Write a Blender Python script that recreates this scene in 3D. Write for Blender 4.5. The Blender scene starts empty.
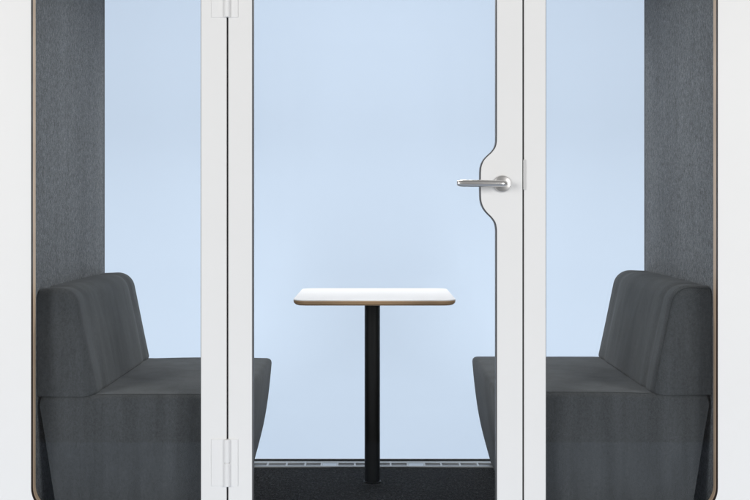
import bpy, bmesh, math
from mathutils import Vector

sc = bpy.context.scene
COL = sc.collection
F, CX, HY, H = 1112.0, 374.5, 205.0, 1.096      # focal length (px of a 750 px wide frame), vanishing point, eye height


def PX(px, Z):                                  # sideways metres of a measured photo column at depth Z
    return (px - CX) * Z / F


def PZ(py, Z):
    return H - (py - HY) * Z / F


# ------------------------------------------------------------------ materials
def mat(name, base, rough=0.5, metallic=0.0, spec=0.5):
    m = bpy.data.materials.new(name)
    m.use_nodes = True
    b = m.node_tree.nodes['Principled BSDF']
    b.inputs['Base Color'].default_value = (*base, 1)
    b.inputs['Roughness'].default_value = rough
    b.inputs['Metallic'].default_value = metallic
    b.inputs['Specular IOR Level'].default_value = spec
    return m, m.node_tree, b


def node(nt, t, **kw):
    n = nt.nodes.new(t)
    for k, v in kw.items():
        setattr(n, k, v)
    return n


def noise(nt, scale, detail=4, rough=0.6, stretch=(1, 1, 1), coord='Object'):
    tc = node(nt, 'ShaderNodeTexCoord')
    mp = node(nt, 'ShaderNodeMapping')
    mp.inputs['Scale'].default_value = stretch
    nz = node(nt, 'ShaderNodeTexNoise')
    nz.inputs['Scale'].default_value = scale
    nz.inputs['Detail'].default_value = detail
    nz.inputs['Roughness'].default_value = rough
    nt.links.new(tc.outputs[coord], mp.inputs['Vector'])
    nt.links.new(mp.outputs['Vector'], nz.inputs['Vector'])
    return nz.outputs['Fac']


def ramp(nt, fac, stops, interp='LINEAR'):
    r = node(nt, 'ShaderNodeValToRGB')
    r.color_ramp.interpolation = interp
    els = r.color_ramp.elements
    while len(els) < len(stops):
        els.new(0.5)
    for e, (p, c) in zip(els, stops):
        e.position = p
        e.color = (*c, 1)
    nt.links.new(fac, r.inputs['Fac'])
    return r.outputs['Color']


def mix(nt, a, b, fac, mode='MIX'):
    m = node(nt, 'ShaderNodeMix', data_type='RGBA', blend_type=mode)
    if isinstance(fac, float):
        m.inputs[0].default_value = fac
    else:
        nt.links.new(fac, m.inputs[0])
    nt.links.new(a, m.inputs[6])
    nt.links.new(b, m.inputs[7])
    return m.outputs[2]


def bump(nt, b, fac, strength, dist):
    bp = node(nt, 'ShaderNodeBump')
    bp.inputs['Strength'].default_value = strength
    bp.inputs['Distance'].default_value = dist
    nt.links.new(fac, bp.inputs['Height'])
    nt.links.new(bp.outputs['Normal'], b.inputs['Normal'])


def sc3(c, k):
    return tuple(v * k for v in c)


def white(name, base, rough, fine):
    m, nt, b = mat(name, base, rough, 0, 0.35)
    f = noise(nt, 3.0, 3)
    nt.links.new(ramp(nt, f, [(0.3, sc3(base, 0.985)), (0.7, base)]), b.inputs['Base Color'])
    bump(nt, b, noise(nt, 900, 2), fine, 0.0006)
    r = node(nt, 'ShaderNodeMapRange')
    r.inputs['To Min'].default_value = rough - 0.05
    r.inputs['To Max'].default_value = rough + 0.07
    nt.links.new(noise(nt, 9, 4), r.inputs['Value'])
    nt.links.new(r.outputs['Result'], b.inputs['Roughness'])
    return m


def textile(name, base, s_fine, stretch, contrast, weave_strength, sheen=0.15, blotch=0.12, streak=0.0):
    m, nt, b = mat(name, base, 0.92, 0, 0.15)
    fine = noise(nt, s_fine, 5, 0.75, stretch)
    grain = noise(nt, s_fine * 2.1, 2, 0.6, (stretch[0], stretch[1], stretch[2] * 1.6))
    big = noise(nt, 5.5, 3, 0.55)
    c1 = ramp(nt, fine, [(0.36, sc3(base, 1 - contrast)), (0.5, base), (0.66, sc3(base, 1 + contrast))])
    c2 = ramp(nt, grain, [(0.38, (1 - contrast * .7,) * 3), (0.62, (1 + contrast * .7,) * 3)])
    c3 = ramp(nt, big, [(0.3, (1 - blotch,) * 3), (0.7, (1 + blotch,) * 3)])
    c = mix(nt, mix(nt, c1, c2, 1.0, 'MULTIPLY'), c3, 1.0, 'MULTIPLY')
    if streak:                                                       # uneven upright streaks painted into the colour for glass reflections and folds
        st = noise(nt, 14, 4, 0.62, (1, 1, 0.10))
        c = mix(nt, c, ramp(nt, st, [(0.36, (1 - streak,) * 3), (0.64, (1 + streak,) * 3)]), 1.0, 'MULTIPLY')
    nt.links.new(c, b.inputs['Base Color'])
    b.inputs['Sheen Weight'].default_value = sheen
    b.inputs['Sheen Roughness'].default_value = 0.5
    add = node(nt, 'ShaderNodeMath', operation='ADD')
    nt.links.new(fine, add.inputs[0])
    nt.links.new(grain, add.inputs[1])
    bump(nt, b, add.outputs[0], weave_strength, 0.002)
    return m


M = {}
M['shell'] = white('white_laminate', (0.874, 0.866, 0.85), 0.42, 0.05)
M['frame'] = white('white_powder_coat', (0.842, 0.836, 0.822), 0.45, 0.10)
M['hinge'] = white('white_hinge_coat', (0.844, 0.838, 0.826), 0.40, 0.05)
M['table_white'] = white('white_table_laminate', (0.89, 0.86, 0.85), 0.35, 0.04)
M['felt'] = textile('grey_wall_felt', (0.120, 0.128, 0.139), 120, (1, 1, 0.5), 0.46, 0.5, 0.1, 0.06, 0.07)
M['ceiling_felt'] = textile('grey_ceiling_felt', (0.17, 0.18, 0.19), 170, (1, 1, 1), 0.3, 0.4)
M['fabric'] = textile('charcoal_upholstery', (0.060, 0.064, 0.0692), 190, (0.8, 0.8, 0.5), 0.15, 0.25, 0.10, 0.06, 0.15)
M['piping'] = textile('charcoal_seam', (0.048, 0.051, 0.054), 300, (1, 1, 1), 0.2, 0.3, 0.05)
M['carpet'] = textile('black_carpet', (0.0130, 0.0128, 0.0138), 70, (1, 0.5, 1), 1.6, 1.0, 0.03, 0.15)
M['black'] = mat('black_rubber', (0.012, 0.012, 0.013), 0.6, 0, 0.3)[0]
M['gasket'] = mat('grey_glazing_gasket', (0.10, 0.10, 0.105), 0.5, 0, 0.4)[0]
M['dark_edge'] = mat('dark_brown_edge', (0.045, 0.036, 0.030), 0.55)[0]

m, nt, b = mat('black_powder_coat', (0.006, 0.006, 0.0065), 0.45, 0, 0.3)
bump(nt, b, noise(nt, 700, 2), 0.12, 0.0006)
M['pole'] = m

m, nt, b = mat('satin_steel', (0.63, 0.615, 0.60), 0.33, 1.0)
bump(nt, b, noise(nt, 500, 2, 0.5, (0.05, 1, 1)), 0.06, 0.0004)
M['steel'] = m

m, nt, b = mat('brushed_aluminium', (0.58, 0.585, 0.59), 0.45, 0.6)
bump(nt, b, noise(nt, 600, 2, 0.5, (0.04, 1, 1)), 0.08, 0.0004)
M['alu'] = m
M['plate'] = mat('satin_plate', (0.66, 0.655, 0.65), 0.42, 0.5)[0]
M['alu_pale'] = mat('pale_aluminium', (0.62, 0.66, 0.70), 0.4, 0.5)[0]
M['slot'] = mat('grey_vent_mesh', (0.20, 0.205, 0.215), 0.6, 0.3)[0]
M['plastic'] = mat('white_diffuser', (0.85, 0.85, 0.83), 0.4)[0]
m, nt, b = mat('lit_led_diffuser', (0.85, 0.85, 0.83), 0.4)
b.inputs['Emission Color'].default_value = (1, 0.97, 0.93, 1)
b.inputs['Emission Strength'].default_value = 3.0
M['led'] = m


def plywood(name, axis, span, stops, origin=0.0):
    """layers of veneer running along one object axis"""
    m, nt, b = mat(name, (0.4, 0.3, 0.2), 0.55)
    tc = node(nt, 'ShaderNodeTexCoord')
    sp = node(nt, 'ShaderNodeSeparateXYZ')
    nt.links.new(tc.outputs['Object'], sp.inputs[0])
    mr = node(nt, 'ShaderNodeMapRange')
    mr.inputs['From Min'].default_value = origin
    mr.inputs['From Max'].default_value = origin + span
    nt.links.new(sp.outputs[axis], mr.inputs['Value'])
    c = ramp(nt, mr.outputs['Result'], stops)
    g = noise(nt, 14, 4, 0.6, (1, 1, 0.25) if axis == 'Y' else (0.3, 0.3, 4))
    c = mix(nt, c, ramp(nt, g, [(0.3, (0.82, 0.80, 0.78)), (0.7, (1.08, 1.07, 1.05))]), 1.0, 'MULTIPLY')
    nt.links.new(c, b.inputs['Base Color'])
    return m


TAN, BRN, DRK = (0.62, 0.47, 0.34), (0.44, 0.32, 0.22), (0.030, 0.018, 0.012)
M['ply_edge'] = plywood('plywood_edge', 'Y', 0.045, [(0.0, DRK), (0.30, DRK), (0.38, TAN), (0.58, TAN), (0.64, BRN),
                                                    (0.72, TAN), (1.0, TAN)])
M['ply_table'] = plywood('plywood_table_edge', 'Z', 0.024,
                         [(0.0, (0.30, 0.18, 0.10)), (0.16, (0.50, 0.33, 0.19)), (0.30, (0.28, 0.17, 0.09)), (0.42, (0.56, 0.37, 0.22)),
                          (0.56, (0.28, 0.17, 0.09)), (0.72, (0.50, 0.33, 0.19))], origin=0.721)


def glass(name, tint, ior):
    m = bpy.data.materials.new(name)
    m.use_nodes = True
    nt = m.node_tree
    nt.nodes.clear()
    out = node(nt, 'ShaderNodeOutputMaterial')
    mx = node(nt, 'ShaderNodeMixShader')
    fr = node(nt, 'ShaderNodeFresnel')
    ge = node(nt, 'ShaderNodeNewGeometry')                         # same reflectance on both faces of the pane
    mr = node(nt, 'ShaderNodeMapRange')
    mr.inputs['To Min'].default_value = ior
    mr.inputs['To Max'].default_value = 1 / ior
    nt.links.new(ge.outputs['Backfacing'], mr.inputs['Value'])
    nt.links.new(mr.outputs['Result'], fr.inputs['IOR'])
    tr = node(nt, 'ShaderNodeBsdfTransparent')
    tr.inputs['Color'].default_value = (*tint, 1)
    gl = node(nt, 'ShaderNodeBsdfGlossy')
    gl.inputs['Roughness'].default_value = 0.0
    nt.links.new(fr.outputs[0], mx.inputs[0])
    nt.links.new(tr.outputs[0], mx.inputs[1])
    nt.links.new(gl.outputs[0], mx.inputs[2])
    nt.links.new(mx.outputs[0], out.inputs['Surface'])
    return m


M['side_glass'] = glass('clear_side_glass', (0.98, 0.988, 0.985), 1.27)
M['glass'] = glass('clear_glass', (0.98, 0.988, 0.985), 1.17)

m, nt, b = mat('pale_blue_backdrop_paper', (0.60, 0.685, 0.80), 0.9, 0, 0.1)
f = noise(nt, 0.7, 2)
nt.links.new(ramp(nt, f, [(0.3, (0.594, 0.678, 0.814)), (0.7, (0.597, 0.681, 0.817))]), b.inputs['Base Color'])
M['backdrop'] = m
m, nt, b = mat('grey_studio_floor', (0.22, 0.22, 0.22), 0.6)
f = noise(nt, 4, 5)
nt.links.new(ramp(nt, f, [(0.3, (0.23, 0.23, 0.23)), (0.7, (0.28, 0.28, 0.28))]), b.inputs['Base Color'])
M['floor'] = m


# ------------------------------------------------------------------ mesh helpers
def obj(name, bm, material, parent=None, bevel=0.0, segs=2, smooth=False):
    bmesh.ops.recalc_face_normals(bm, faces=bm.faces[:])
    me = bpy.data.meshes.new(name)
    bm.to_mesh(me)
    bm.free()
    me.materials.append(material)
    if smooth:
        me.polygons.foreach_set('use_smooth', [True] * len(me.polygons))
    o = bpy.data.objects.new(name, me)
    COL.objects.link(o)
    if parent:
        o.parent = parent
    if bevel:
        md = o.modifiers.new('Bevel', 'BEVEL')
        md.width = bevel
        md.segments = segs
        md.limit_method = 'ANGLE'
        md.angle_limit = math.radians(40)
        md.harden_normals = False
    if smooth:
        try:
            me.set_sharp_from_angle(angle=math.radians(38))
        except Exception:
            pass
    return o


def box(bm, x0, x1, y0, y1, z0, z1):
    v = [bm.verts.new((x, y, z)) for x in (x0, x1) for y in (y0, y1) for z in (z0, z1)]
    for f in ((0, 1, 3, 2), (4, 6, 7, 5), (0, 4, 5, 1), (2, 3, 7, 6), (0, 2, 6, 4), (1, 5, 7, 3)):
        bm.faces.new([v[i] for i in f])


def boxes(*bs):
    bm = bmesh.new()
    for q in bs:
        box(bm, *q)
    return bm


def rounded_rect(x0, x1, z0, z1, r, n=10):
    pts = []
    for cx, cz, a0 in ((x1 - r, z0 + r, -90), (x1 - r, z1 - r, 0), (x0 + r, z1 - r, 90), (x0 + r, z0 + r, 180)):
        for i in range(n + 1):
            a = math.radians(a0 + 90 * i / n)
            pts.append((cx + r * math.cos(a), cz + r * math.sin(a)))
    return pts


def offset(pts, d):
    """closed counter-clockwise loop moved inwards by d"""
    n = len(pts)
    out = []
    for i in range(n):
        p0, p, p1 = Vector(pts[i - 1]), Vector(pts[i]), Vector(pts[(i + 1) % n])
        a = (p - p0)
        c = (p1 - p)
        a = a.normalized() if a.length > 1e-9 else c.normalized()
        c = c.normalized() if c.length > 1e-9 else a
        na, nc = Vector((-a.y, a.x)), Vector((-c.y, c.x))
        k = na + nc
        k = k / max(0.25, (1 + na.dot(nc)))
        out.append((p.x + k.x * d, p.y + k.y * d))
    return out


def ring(outer, inner, y0, y1):
    """plate with an opening, standing in the xz plane between y0 and y1"""
    bm = bmesh.new()
    loops = []
    for L in (outer, inner):
        vs = [bm.verts.new((x, y0, z)) for x, z in L]
        loops.append(vs)
    es = []
    for vs in loops:
        for i in range(len(vs)):
            es.append(bm.edges.new((vs[i - 1], vs[i])))
    bmesh.ops.triangle_fill(bm, use_beauty=True, use_dissolve=False, edges=es)
    geo = bmesh.ops.extrude_face_region(bm, geom=bm.faces[:])
    for v in geo['geom']:
        if isinstance(v, bmesh.types.BMVert):
            v.co.y = y1
    return bm


def band(loop, depth_in, y0, y1):
    """thin strip that follows a closed loop, depth_in wide towards its inside"""
    bm = bmesh.new()
    inn = offset(loop, depth_in)
    n = len(loop)
    A = [[bm.verts.new((x, y, z)) for x, z in L] for L, y in ((loop, y0), (inn, y0), (inn, y1), (loop, y1))]
    for k in range(4):
        a, c = A[k], A[(k + 1) % 4]
        for i in range(n):
            j = (i + 1) % n
            bm.faces.new((a[i], a[j], c[j], c[i]))
    return bm


def loft(sections, cap=True):
    bm = bmesh.new()
    rows = [[bm.verts.new(p) for p in s] for s in sections]
    n = len(rows[0])
    for a, c in zip(rows, rows[1:]):
        for i in range(n):
            j = (i + 1) % n
            bm.faces.new((a[i], a[j], c[j], c[i]))
    if cap:
        bm.faces.new(rows[0])
        bm.faces.new(rows[-1])
    return bm


def tube_sections(path, radii, n=20, flat=1.0):
    secs = []
    for i, p in enumerate(path):
        a = path[max(0, i - 1)]
        c = path[min(len(path) - 1, i + 1)]
        t = (Vector(c) - Vector(a)).normalized()
        up = Vector((0, 0, 1))
        s = t.cross(up).normalized()
        u = s.cross(t)
        secs.append([tuple(Vector(p) + (s * math.cos(2 * math.pi * k / n) * flat + u * math.sin(2 * math.pi * k / n)) * radii[i])
                     for k in range(n)])
    return secs


def lathe(profile, axis, n=48, center=(0, 0, 0)):
    """profile: (radius, distance along the axis)"""
    secs = []
    for r, d in profile:
        row = []
        for k in range(n):
            a = 2 * math.pi * k / n
            q = (r * math.cos(a), r * math.sin(a))
            row.append((center[0] + q[0], center[1] + d, center[2] + q[1]) if axis == 'Y' else
                       (center[0] + q[0], center[1] + q[1], center[2] + d))
        secs.append(row)
    return loft(secs)


def catmull(pts, per=8):
    out = []
    for i in range(len(pts) - 1):
        p0, p1, p2, p3 = (Vector(pts[max(0, i - 1)]), Vector(pts[i]), Vector(pts[i + 1]), Vector(pts[min(len(pts) - 1, i + 2)]))
        for k in range(per):
            t = k / per
            out.append(tuple(0.5 * ((2 * p1) + (p2 - p0) * t + (2 * p0 - 5 * p1 + 4 * p2 - p3) * t * t + (3 * p1 - p0 - 3 * p2 + p3) * t ** 3)))
    out.append(tuple(pts[-1]))
    return out


def thing(name, loc, label, cat, group=None):
    o = bpy.data.objects.new(name, None)
    COL.objects.link(o)
    o.location = loc
    o.empty_display_size = 0.1
    o['label'] = label
    o['category'] = cat
    if group:
        o['group'] = group
    return o


def shift(bm, o):
    bmesh.ops.translate(bm, verts=bm.verts[:], vec=-Vector(o.location))
    return bm


# ------------------------------------------------------------------ the pod
W = 1.152                      # half width between the felt walls
YF, YB = 3.762, 4.736          # front and back ends of the felt
pod = thing('meeting_booth', (0, 0, 0),
            'white framed glass meeting booth with grey felt walls and a steel door handle', 'meeting booth')

open_front = rounded_rect(PX(31, 3.715), -PX(31, 3.715), 0.064, 2.02, 0.085, 14)
outer = rounded_rect(-1.32, 1.32, -0.055, 2.20, 0.012, 5)
fs = obj('front_shell', ring(outer, open_front, 3.715, 3.760), M['shell'], pod, 0.0012, 2)
eb = obj('edge_band', (lambda bm: (bmesh.ops.translate(bm, verts=bm.verts[:], vec=(0, -3.716, 0)), bm)[1])
         (band(open_front, 0.0016, 3.716, 3.7605)), M['ply_edge'], fs)
eb.location = (0, 3.716, 0)

# felt side walls with white outer skins
for s in (-1, 1):
    a, c = sorted((s * W, s * (W + 0.034)))
    w = obj('felt_wall', boxes((a, c, YF, YB, -0.01, 2.144)), M['felt'], pod, 0.002)
    a, c = sorted((s * (W + 0.0345), s * 1.318))
    obj('outer_skin', boxes((a, c, 3.7605, 4.740, -0.054, 2.198)), M['shell'], w, 0.003)
    a, c = sorted((s * (W - 0.0015), s * (W + 0.02)))
    obj('edge_trim', boxes((a, c, YB + 0.0005, YB + 0.0055, 0.0, 2.05)), M['dark_edge'], w)

# rear frame and rear glass
open_back = rounded_rect(-W - 0.022, W + 0.022, 0.004, 2.03, 0.05, 8)
rf = obj('rear_shell', ring(outer, open_back, 4.742, 4.787), M['shell'], pod, 0.0012)
bg = obj('rear_glass', boxes((-W - 0.021, W + 0.021, 4.757, 4.767, 0.008, 2.026)), M['glass'], pod)
obj('gasket', boxes((-W, W, 4.7425, 4.7560, 0.0045, 0.0100)), M['black'], bg)

# floor, carpet and aluminium grille
fl = obj('floor_panel', boxes((-W + 0.001, W - 0.001, 3.7605, 4.7415, -0.05, -0.004)), M['black'], pod)
bm = bmesh.new()
nx, ny = 40, 20
g = [[bm.verts.new((-W + 0.0015 + (2 * W - 0.003) * i / nx, 3.7625 + (4.638 - 3.7625) * j / ny, 0.0)) for j in range(ny + 1)] for i in range(nx + 1)]
for i in range(nx):
    for j in range(ny):
        bm.faces.new((g[i][j], g[i + 1][j], g[i + 1][j + 1], g[i][j + 1]))
ext = bmesh.ops.extrude_face_region(bm, geom=bm.faces[:])
for v in ext['geom']:
    if isinstance(v, bmesh.types.BMVert):
        v.co.z = -0.0038
obj('carpet', bm, M['carpet'], pod)

GY0, GY1 = 4.640, 4.7405
pitch_px = [267.6, 286.6, 305.2, 321.5, 337.6, 354.8, 372.6, 390.6, 407.6, 424.4, 441.2, 459.8, 477.8]
bars = [PX(p, 4.68) for p in pitch_px]
step = bars[1] - bars[0]
while bars[0] > -W + step:
    bars.insert(0, bars[0] - step)
while bars[-1] < W - step:
    bars.append(bars[-1] + step)
xa, xb = -W + 0.002, W - 0.002
parts = [(xa, xb, GY0, GY0 + 0.018, -0.0035, 0.0045), (xa, xb, GY1 - 0.036, GY1, -0.0035, 0.0045)]
parts += [(x - 0.004, x + 0.004, GY0 + 0.0185, GY1 - 0.0365, -0.003, 0.0045) for x in bars]
gr = obj('floor_grille', boxes(*parts), M['alu'], pod, 0.0008)
obj('mesh_insert', boxes((xa, xb, GY0 + 0.0185, GY1 - 0.0365, -0.0035, 0.0005)), M['slot'], gr)
for a, c in ((321.5, 337.6), (407.6, 424.4)):
    obj('cover_plate', boxes((PX(a, 4.68) + 0.0045, PX(c, 4.68) - 0.0045, GY0 + 0.019, GY1 - 0.037, 0.001, 0.0035)), M['alu_pale'], gr)

# roof
rp = obj('roof', boxes((-W - 0.034, W + 0.034, 3.7605, 4.7415, 2.145, 2.198)), M['shell'], pod)
obj('ceiling_panel', boxes((-W + 0.001, W - 0.001, 3.763, 4.735, 2.120, 2.1445)), M['ceiling_felt'], rp, 0.002)
obj('ceiling_light', boxes((-0.34, 0.34, 4.31, 4.49, 2.108, 2.1195)), M['led'], rp, 0.004)

# front glazing --------------------------------------------------------------
Z0, Z1 = 0.065, 2.019
FY0, FY1 = 3.718, 3.758
K = 3.718
zb = 0.0890                     # top of the bottom rail


def X(p):
    return PX(p, K)


for a, c, s in ((201.0, 226.4, -1), (524.2, 545.8, 1)):
    p = obj('door_post', boxes((X(a), X(c), FY0, FY1, Z0, Z1)), M['frame'], pod, 0.0014)
    e = X(a) if s < 0 else X(c)
    x0, x1 = sorted((e, e + s * 0.004))
    obj('gasket', boxes((x0, x1, 3.737, 3.7565, Z0, Z1)), M['gasket'], p)
    e = X(c) + 0.0002 if s < 0 else X(a) - 0.0002
    x0, x1 = sorted((e, e - s * 0.012))
    obj('door_seal', boxes((x0, x1, 3.7385, 3.7570, Z0, Z1)), M['black'], p)
    edge = X(a) - 0.0003 if s < 0 else X(c) + 0.0003
    wall = s * (-PX(31, 3.715) + 0.002)
    x0, x1 = sorted((edge, wall))
    if s < 0:
        pane = rounded_rect(x0, x1, Z0 + 0.003, Z1 - 0.003, 0.07, 10)
        pane = [(x, z) if x < x1 - 0.08 else (max(x, x1 - 1e-5), z) for x, z in pane]
    bm = boxes((x0, x1, 3.742, 3.752, 0.068, Z1 - 0.003))
    bev = [ed for ed in bm.edges if abs(ed.verts[0].co.x - wall) < 1e-5 and abs(ed.verts[1].co.x - wall) < 1e-5
           and abs(ed.verts[0].co.z - ed.verts[1].co.z) < 1e-6]
    bmesh.ops.bevel(bm, geom=bev, offset=0.083, segments=10, affect='EDGES', profile=0.5)
    obj('fixed_glass', bm, M['side_glass'], pod)

# door: outer outline, inner outline with the curved widening round the handle
dx0, dx1 = X(228.4), X(522.4)
ix0 = X(251.9)
xr, xh = X(497.2), X(481.2)
prof = [(497.2, 520), (497.2, 235), (497.0, 228), (495.6, 222.2), (492.2, 217.2), (488.2, 213.2), (484.6, 208.7), (482.2, 203.5), (481.2, 197), (481.0, 184),
        (481.2, 171), (482.2, 165), (484.6, 160), (488.2, 156), (492.2, 152.3), (495.6, 147.5), (497.0, 142), (497.2, 135.5)]
curve = catmull([(X(a), PZ(c, K)) for a, c in prof[1:]], 5)
inner = [(ix0, zb), (xr, zb)] + curve + [(xr, Z1 - 0.075), (ix0, Z1 - 0.075)]
outerd = [(dx0, Z0 + 0.003), (dx1, Z0 + 0.003), (dx1, Z1 - 0.003), (dx0, Z1 - 0.003)]
door = bpy.data.objects.new('door', None)
COL.objects.link(door)
door.parent = pod
df = obj('door_frame', ring(outerd, inner, FY0, FY1), M['frame'], door, 0.0012)
obj('gasket', band(offset(inner, 0.0003), 0.0032, 3.727, 3.7565), M['gasket'], door)
gi = offset(inner, 0.0005)
bm = bmesh.new()
vs = [bm.verts.new((x, 3.742, z)) for x, z in gi]
bmesh.ops.triangle_fill(bm, use_beauty=True, use_dissolve=False, edges=[bm.edges.new((vs[i - 1], vs[i])) for i in range(len(vs))])
ex = bmesh.ops.extrude_face_region(bm, geom=bm.faces[:])
for v in ex['geom']:
    if isinstance(v, bmesh.types.BMVert):
        v.co.y = 3.752
obj('door_glass', bm, M['glass'], door)

# lever handle
hx, hz = PX(502.2, 3.715), PZ(183.8, 3.715)
obj('rosette', lathe([(0.001, -0.011), (0.023, -0.011), (0.0268, -0.0095), (0.0282, -0.006), (0.0284, 0.0)], 'Y', 56,
                     (hx, 3.7175, hz)), M['steel'], door, smooth=True)
hy = 3.660
path, rad = [], []
for i in range(5):
    path.append((hx + 0.004, 3.708 - (3.708 - hy - 0.014) * i / 4, hz - 0.0005)); rad.append(0.0098)
for i in range(1, 9):
    a = math.radians(90 * i / 8)
    path.append((hx + 0.004 - 0.014 * (1 - math.cos(a)), hy + 0.014 - 0.014 * math.sin(a), hz - 0.0005)); rad.append(0.0098 + 0.0008 * i / 8)
x_end = PX(457.6, hy)
xs = hx + 0.004 - 0.014
for i in range(1, 25):
    t = i / 24
    path.append((xs + (x_end - xs) * t, hy - 0.002 * math.sin(t * math.pi), hz + 0.0012 * t))
    rad.append(0.0106 + 0.0010 * min(1, max(0, (t - 0.05) / 0.40)) ** 0.8 - 0.0030 * max(0, (t - 0.86) / 0.14) ** 2)
path += [(x_end - 0.0018, hy, hz + 0.0012), (x_end - 0.0026, hy, hz + 0.0012)]
rad += [0.0066, 0.0030]
obj('handle', loft(tube_sections(path, rad, 28)), M['steel'], door, smooth=True)
# strike plate in the door gap
obj('latch_plate', boxes((X(523.3), X(526.2), 3.7155, 3.7178, PZ(189.8, K), PZ(159.6, K))), M['plate'], door, 0.0006)

# hinges
for yt, ybm in ((-30, 17), (439.5, 486.5)):
    z1, z0 = PZ(yt, 3.713), PZ(ybm, 3.713)
    kx, ky, kr = X(227.3), 3.7125, 0.0094
    h = obj('hinge', boxes((X(211.5), kx - 0.0075, 3.7150, 3.7178, z0, z1), (kx + 0.0075, X(238), 3.7150, 3.7178, z0, z1)), M['hinge'], door, 0.0010)
    zm = (z0 + z1) / 2
    for a, c in ((z0, zm - 0.0012), (zm + 0.0012, z1)):
        obj('knuckle', lathe([(kr - 0.0015, 0), (kr, 0.0015), (kr, c - a - 0.0015), (kr - 0.0015, c - a)], 'Z', 28, (kx, ky, a)),
            M['hinge'], h, smooth=True)
    obj('pin', lathe([(kr - 0.003, 0), (kr - 0.003, 0.003)], 'Z', 20, (kx, ky, zm - 0.0015)), M['hinge'], h)


# ------------------------------------------------------------------ benches
def resample(pts, spacing):
    out = []
    n = len(pts)
    for i in range(n):
        a, c = Vector(pts[i]), Vector(pts[(i + 1) % n])
        k = max(1, int((c - a).length / spacing))
        for j in range(k):
            out.append(tuple(a.lerp(c, j / k)))
    return out


def round_poly(corners):
    """closed polygon of (u, z, radius) with rounded corners"""
    out = []
    n = len(corners)
    for i in range(n):
        p0, p, p1 = Vector(corners[i - 1][:2]), Vector(corners[i][:2]), Vector(corners[(i + 1) % n][:2])
        r = corners[i][2]
        d0, d1 = (p0 - p).normalized(), (p1 - p).normalized()
        half = math.acos(max(-1, min(1, d0.dot(d1)))) / 2
        if r <= 0 or half > 1.54:
            out.append(tuple(p))
            continue
        t = min(r / math.tan(half), 0.48 * (p0 - p).length, 0.48 * (p1 - p).length)
        r2 = t * math.tan(half)
        cen = p + (d0 + d1).normalized() * (r2 / math.sin(half))
        a0 = math.atan2(p.y + d0.y * t - cen.y, p.x + d0.x * t - cen.x)
        a1 = math.atan2(p.y + d1.y * t - cen.y, p.x + d1.x * t - cen.x)
        da = (a1 - a0 + math.pi) % (2 * math.pi) - math.pi
        m = max(3, int(abs(da) / math.radians(9)))
        for k in range(m + 1):
            a = a0 + da * k / m
            out.append((cen.x + r2 * math.cos(a), cen.y + r2 * math.sin(a)))
    return out


def ccw(pts):
    a = sum(pts[i - 1][0] * pts[i][1] - pts[i][0] * pts[i - 1][1] for i in range(len(pts)))
    return pts if a > 0 else pts[::-1]


def cushion(pts, y0, y1, r, dent=None, crown=0.0, extra=None, about=None):
    """upholstered block: profile (u,z) swept from y0 to y1 with ends rounded by r"""
    pts = resample(ccw(pts), 0.03)
    ys = []
    for i in range(8):
        a = math.radians(90 * i / 7)
        ys.append((y0 + r * (1 - math.sin(a)), r * (1 - math.cos(a))))
    ys.sort(key=lambda q: q[0])
    front = ys
    n = 44
    mid = [(y0 + r + (y1 - y0 - 2 * r) * i / n, 0.0) for i in range(1, n)]
    back = [(y0 + y1 - y, d) for y, d in reversed(front)]
    secs = []
    for y, d in front + mid + back:
        dd = d
        if dent:
            for yc, wd, dp in dent:
                dd += dp * math.exp(-((y - yc) / wd) ** 2)
        t = (y - y0) / (y1 - y0)
        dd -= crown * math.sin(math.pi * t)
        if about:
            uR, zR, wd_, ht_ = about
            sec = [(uR - (uR - u) * (1 - dd / wd_), zR + (z - zR) * (1 - dd / ht_)) for u, z in pts]
        else:
            sec = offset(pts, dd)
        if extra:
            sec = [extra(u, z, y) for u, z in sec]
        secs.append([(u, y, z) for u, z in sec])
    bm = loft(secs)
    # soft cap: inset rings keep the end from being one flat polygon
    return bm


BY0, BY1 = 3.790, 4.722
bench = thing('bench', (0, 0, 0.0), 'charcoal upholstered bench below the left felt wall, its back to the hinge side of the door', 'bench',
              'facing benches in the booth')

nose = catmull([(0.503, 0.004), (0.484, 0.075), (0.462, 0.165), (0.446, 0.255), (0.434, 0.35), (0.4275, 0.415)], 4)
seat_poly = nose + [(0.4262, 0.430), (0.4285, 0.4395), (0.4350, 0.4455), (0.4450, 0.4478)] + \
    [(0.60, 0.4492), (0.80, 0.4492), (0.957, 0.4475), (1.124, 0.4468)] + \
    [(1.134, 0.4448), (1.1395, 0.439), (1.1405, 0.430)] + [(1.123, 0.329), (1.105, 0.21), (1.086, 0.09), (1.074, 0.004)]


def seat_soft(u, z, y):
    # the stuffing: the top swells a little, the front pulls in unevenly
    if z > 0.40 and u < 0.95:
        z += 0.0030 * math.sin((u - 0.43) / 0.52 * math.pi) * math.sin((y - BY0) / (BY1 - BY0) * math.pi) + 0.0012 * math.sin(y * 17 + u * 9)
    if u < 0.52:
        u += 0.0018 * math.sin(y * 13.0) * math.sin(z * 6)
    return u, z


seat = obj('seat', cushion(seat_poly, BY0, BY1, 0.024, extra=seat_soft, about=(1.1405, 0.004, 0.71, 0.445)), M['fabric'], bench, smooth=True)
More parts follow.
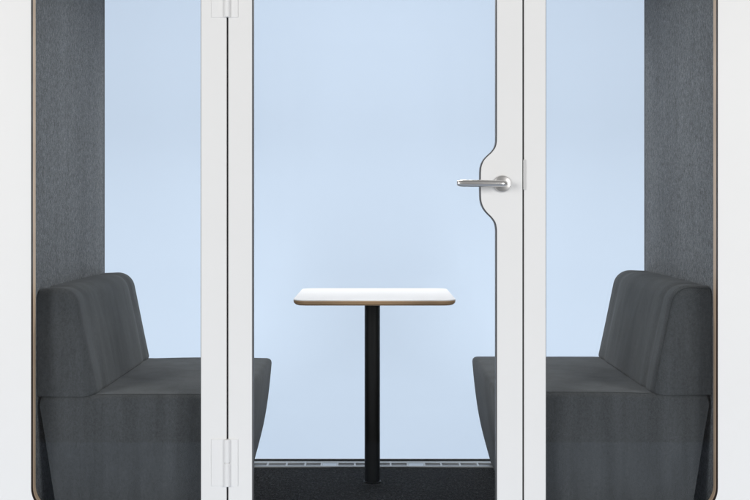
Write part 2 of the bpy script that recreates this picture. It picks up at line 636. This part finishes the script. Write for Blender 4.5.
# sewn seam round the end panel, just below the rounded edge
for yy in (BY0 + 0.0165, BY1 - 0.0165):
    loop = [(1.1405 - (1.1405 - u) * (1 - 0.0005 / 0.71), 0.004 + (z - 0.004) * (1 - 0.0005 / 0.445)) for u, z in resample(ccw(seat_poly), 0.03)]
    loop = [seat_soft(u, z, yy) for u, z in loop]
    bm = bmesh.new()
    pts3 = [Vector((u, yy, z)) for u, z in loop]
    n = len(pts3)
    rows = []
    for i in range(n):
        t = (pts3[(i + 1) % n] - pts3[i - 1]).normalized()
        s = Vector((0, 1, 0))
        q = t.cross(s)
        rows.append([bm.verts.new(pts3[i] + (s * math.cos(k * math.pi / 3) + q * math.sin(k * math.pi / 3)) * 0.0011) for k in range(6)])
    for i in range(n):
        for k in range(6):
            bm.faces.new((rows[i][k], rows[i][(k + 1) % 6], rows[(i + 1) % n][(k + 1) % 6], rows[(i + 1) % n][k]))
    obj('piping', bm, M['piping'], seat, smooth=True)

back_poly = round_poly([(0.945, 0.444, 0.014), (1.0230, 0.814, 0.068), (1.1505, 0.809, 0.010), (1.1505, 0.4460, 0.004)])


def back_soft(u, z, y):
    t = (z - 0.45) / 0.36
    if u < 1.06 and 0.02 < t < 0.98:
        u -= 0.004 * math.sin(math.pi * t) * math.sin((y - BY0) / (BY1 - BY0) * math.pi)
        u += 0.0012 * math.sin(y * 21 + z * 7) * math.sin(math.pi * t)
    return u, z


br = obj('backrest', cushion(back_poly, BY0 + 0.002, BY1 - 0.002, 0.030,
                             dent=[(BY0 + 0.118, 0.024, 0.0070), (BY1 - 0.118, 0.026, 0.0045)], extra=back_soft, about=(1.1505, 0.410, 0.17, 0.40)), M['fabric'], bench, smooth=True)
loop = [(1.1505 - (1.1505 - u) * (1 - 0.0075 / 0.17), 0.41 + (z - 0.41) * (1 - 0.0075 / 0.40)) for u, z in resample(ccw(back_poly), 0.03)]
bm = bmesh.new()
yy = BY0 + 0.002 + 0.0088
pts3 = [Vector((u, yy, z)) for u, z in loop]
n = len(pts3)
rows = []
for i in range(n):
    t = (pts3[(i + 1) % n] - pts3[i - 1]).normalized()
    s = Vector((0, 1, 0))
    q = t.cross(s)
    rows.append([bm.verts.new(pts3[i] + (s * math.cos(k * math.pi / 3) + q * math.sin(k * math.pi / 3)) * 0.0011) for k in range(6)])
for i in range(n):
    for k in range(6):
        bm.faces.new((rows[i][k], rows[i][(k + 1) % 6], rows[(i + 1) % n][(k + 1) % 6], rows[(i + 1) % n][k]))
obj('piping', bm, M['piping'], br, smooth=True)


def copy_tree(o, parent=None):
    c = o.copy()
    COL.objects.link(c)
    if parent:
        c.parent = parent
    for ch in [q for q in bpy.data.objects if q.parent == o]:
        copy_tree(ch, c)
    return c


# the prototype is the one on the right (+x); the left one is its twin turned round to face it
bench['label'] = 'charcoal upholstered bench below the right felt wall, nearest the door handle'
twin = copy_tree(bench)
bench.location = (-0.0174, 0, 0)
bench.scale = (1.015, 1.0, 1.012)
twin.rotation_euler = (0, 0, math.pi)
twin.location = (-0.0161, BY0 + BY1, 0)
twin.scale = (0.986, 1.0, 1.0)
twin['label'] = 'charcoal upholstered bench below the left felt wall, on the hinged side of the door'

# ------------------------------------------------------------------ table
ZT = 4.40
table = thing('pedestal_table', (0, ZT, 0), 'square white tabletop with plywood edge on one black pole, between the two benches', 'table')
sq = rounded_rect(-0.303, 0.303, -0.293, 0.293, 0.05, 10)


def slab(levels):
    return loft([[(x, y, z + 0.005) for x, y in offset(sq, d)] for d, z in levels])


tt = obj('tabletop', slab([(0.0006, 0.7362), (0.0, 0.7368), (0.0, 0.7392), (0.0008, 0.740)]), M['table_white'], table)
obj('plywood_edge', slab([(0.030, 0.7165), (0.017, 0.7178), (0.0095, 0.7200), (0.0045, 0.7235), (0.0015, 0.7275), (0.0006, 0.7310), (0.0004, 0.7361)]), M['ply_table'], tt)
px = PX(372.3, ZT)
obj('pole', lathe([(0.0305, 0.006), (0.0305, 0.7105), (0.0305, 0.711)], 'Z', 64, (px, 0, 0)), M['pole'], table, smooth=True)
obj('mounting_plate', boxes((px - 0.11, px + 0.11, -0.11, 0.11, 0.7115, 0.7210)), M['pole'], table, 0.002)
obj('foot_collar', lathe([(0.0345, 0.0002), (0.0345, 0.0045), (0.0325, 0.0058)], 'Z', 64, (px, 0, 0)), M['pole'], table, smooth=True)

# ------------------------------------------------------------------ setting
bm = bmesh.new()
prof = [(2.1, -0.056)] + [(4.9 + 2.9 * math.sin(math.radians(a)), -0.056 + 2.9 * (1 - math.cos(math.radians(a)))) for a in range(0, 91, 2)] + [(7.8, 4.6)]
rows = [[bm.verts.new((x, y, z)) for y, z in prof] for x in (-7.0, 7.0)]
for i in range(len(prof) - 1):
    bm.faces.new((rows[0][i], rows[1][i], rows[1][i + 1], rows[0][i + 1]))
bd = obj('backdrop', bm, M['backdrop'], smooth=True)
bd['kind'] = 'structure'
bd['label'] = 'plain pale blue backdrop sweeping up behind the booth'
bm = bmesh.new()
bm.faces.new([bm.verts.new(p) for p in ((-14, -14, -0.062), (14, -14, -0.062), (14, 14, -0.062), (-14, 14, -0.062))])
fo = obj('floor', bm, M['floor'])
fo['kind'] = 'structure'
fo['label'] = 'plain grey floor under the booth'


# ------------------------------------------------------------------ light
def area(name, loc, target, sx, sy, power, color=(1, 1, 1)):
    l = bpy.data.lights.new(name, 'AREA')
    l.shape = 'RECTANGLE'
    l.size, l.size_y = sx, sy
    l.energy = power
    l.color = color
    o = bpy.data.objects.new(name, l)
    COL.objects.link(o)
    o.location = loc
    o.rotation_euler = (Vector(target) - Vector(loc)).to_track_quat('-Z', 'Y').to_euler()
    return o


area('softbox', (-5.6, -3.0, 2.2), (0, 3.7, 1.0), 3.0, 3.0, 316)
area('softbox', (5.6, -3.0, 2.2), (0, 3.7, 1.0), 3.0, 3.0, 316)
area('backdrop_lamp', (0, 5.4, 7.5), (0, 5.9, 0.0), 7.0, 1.5, 45)
area('backdrop_lamp', (0, 5.0, 3.3), (0, 7.8, 1.3), 6.5, 0.4, 27)
area('backdrop_lamp', (0, 5.15, 3.5), (0, 5.3, 0.0), 5.0, 0.4, 57)
area('booth_lamp', (0, 4.40, 2.104), (0, 4.40, 0), 0.66, 0.16, 14, (1, 0.98, 0.95))

w = bpy.data.worlds.new('World')
sc.world = w
w.use_nodes = True
bgn = w.node_tree.nodes['Background']
bgn.inputs['Color'].default_value = (1, 1, 1, 1)
bgn.inputs['Strength'].default_value = 0.31

# ------------------------------------------------------------------ camera
cam = bpy.data.cameras.new('camera')
cam.sensor_width = 36
cam.lens = F / 750 * 36
cam.shift_x = (375 - CX) / 750
cam.shift_y = (HY - 250) / 750
cam.clip_start = 0.05
cam.clip_end = 100
co = bpy.data.objects.new('camera', cam)
COL.objects.link(co)
co.location = (0, 0, H)
co.rotation_euler = (math.radians(90), 0, 0)
sc.camera = co

sc.view_settings.view_transform = 'Standard'
sc.view_settings.look = 'None'
sc.view_settings.exposure = 0
sc.view_settings.gamma = 1
sc.cycles.use_denoising = True
sc.cycles.max_bounces = 12
sc.cycles.transparent_max_bounces = 24
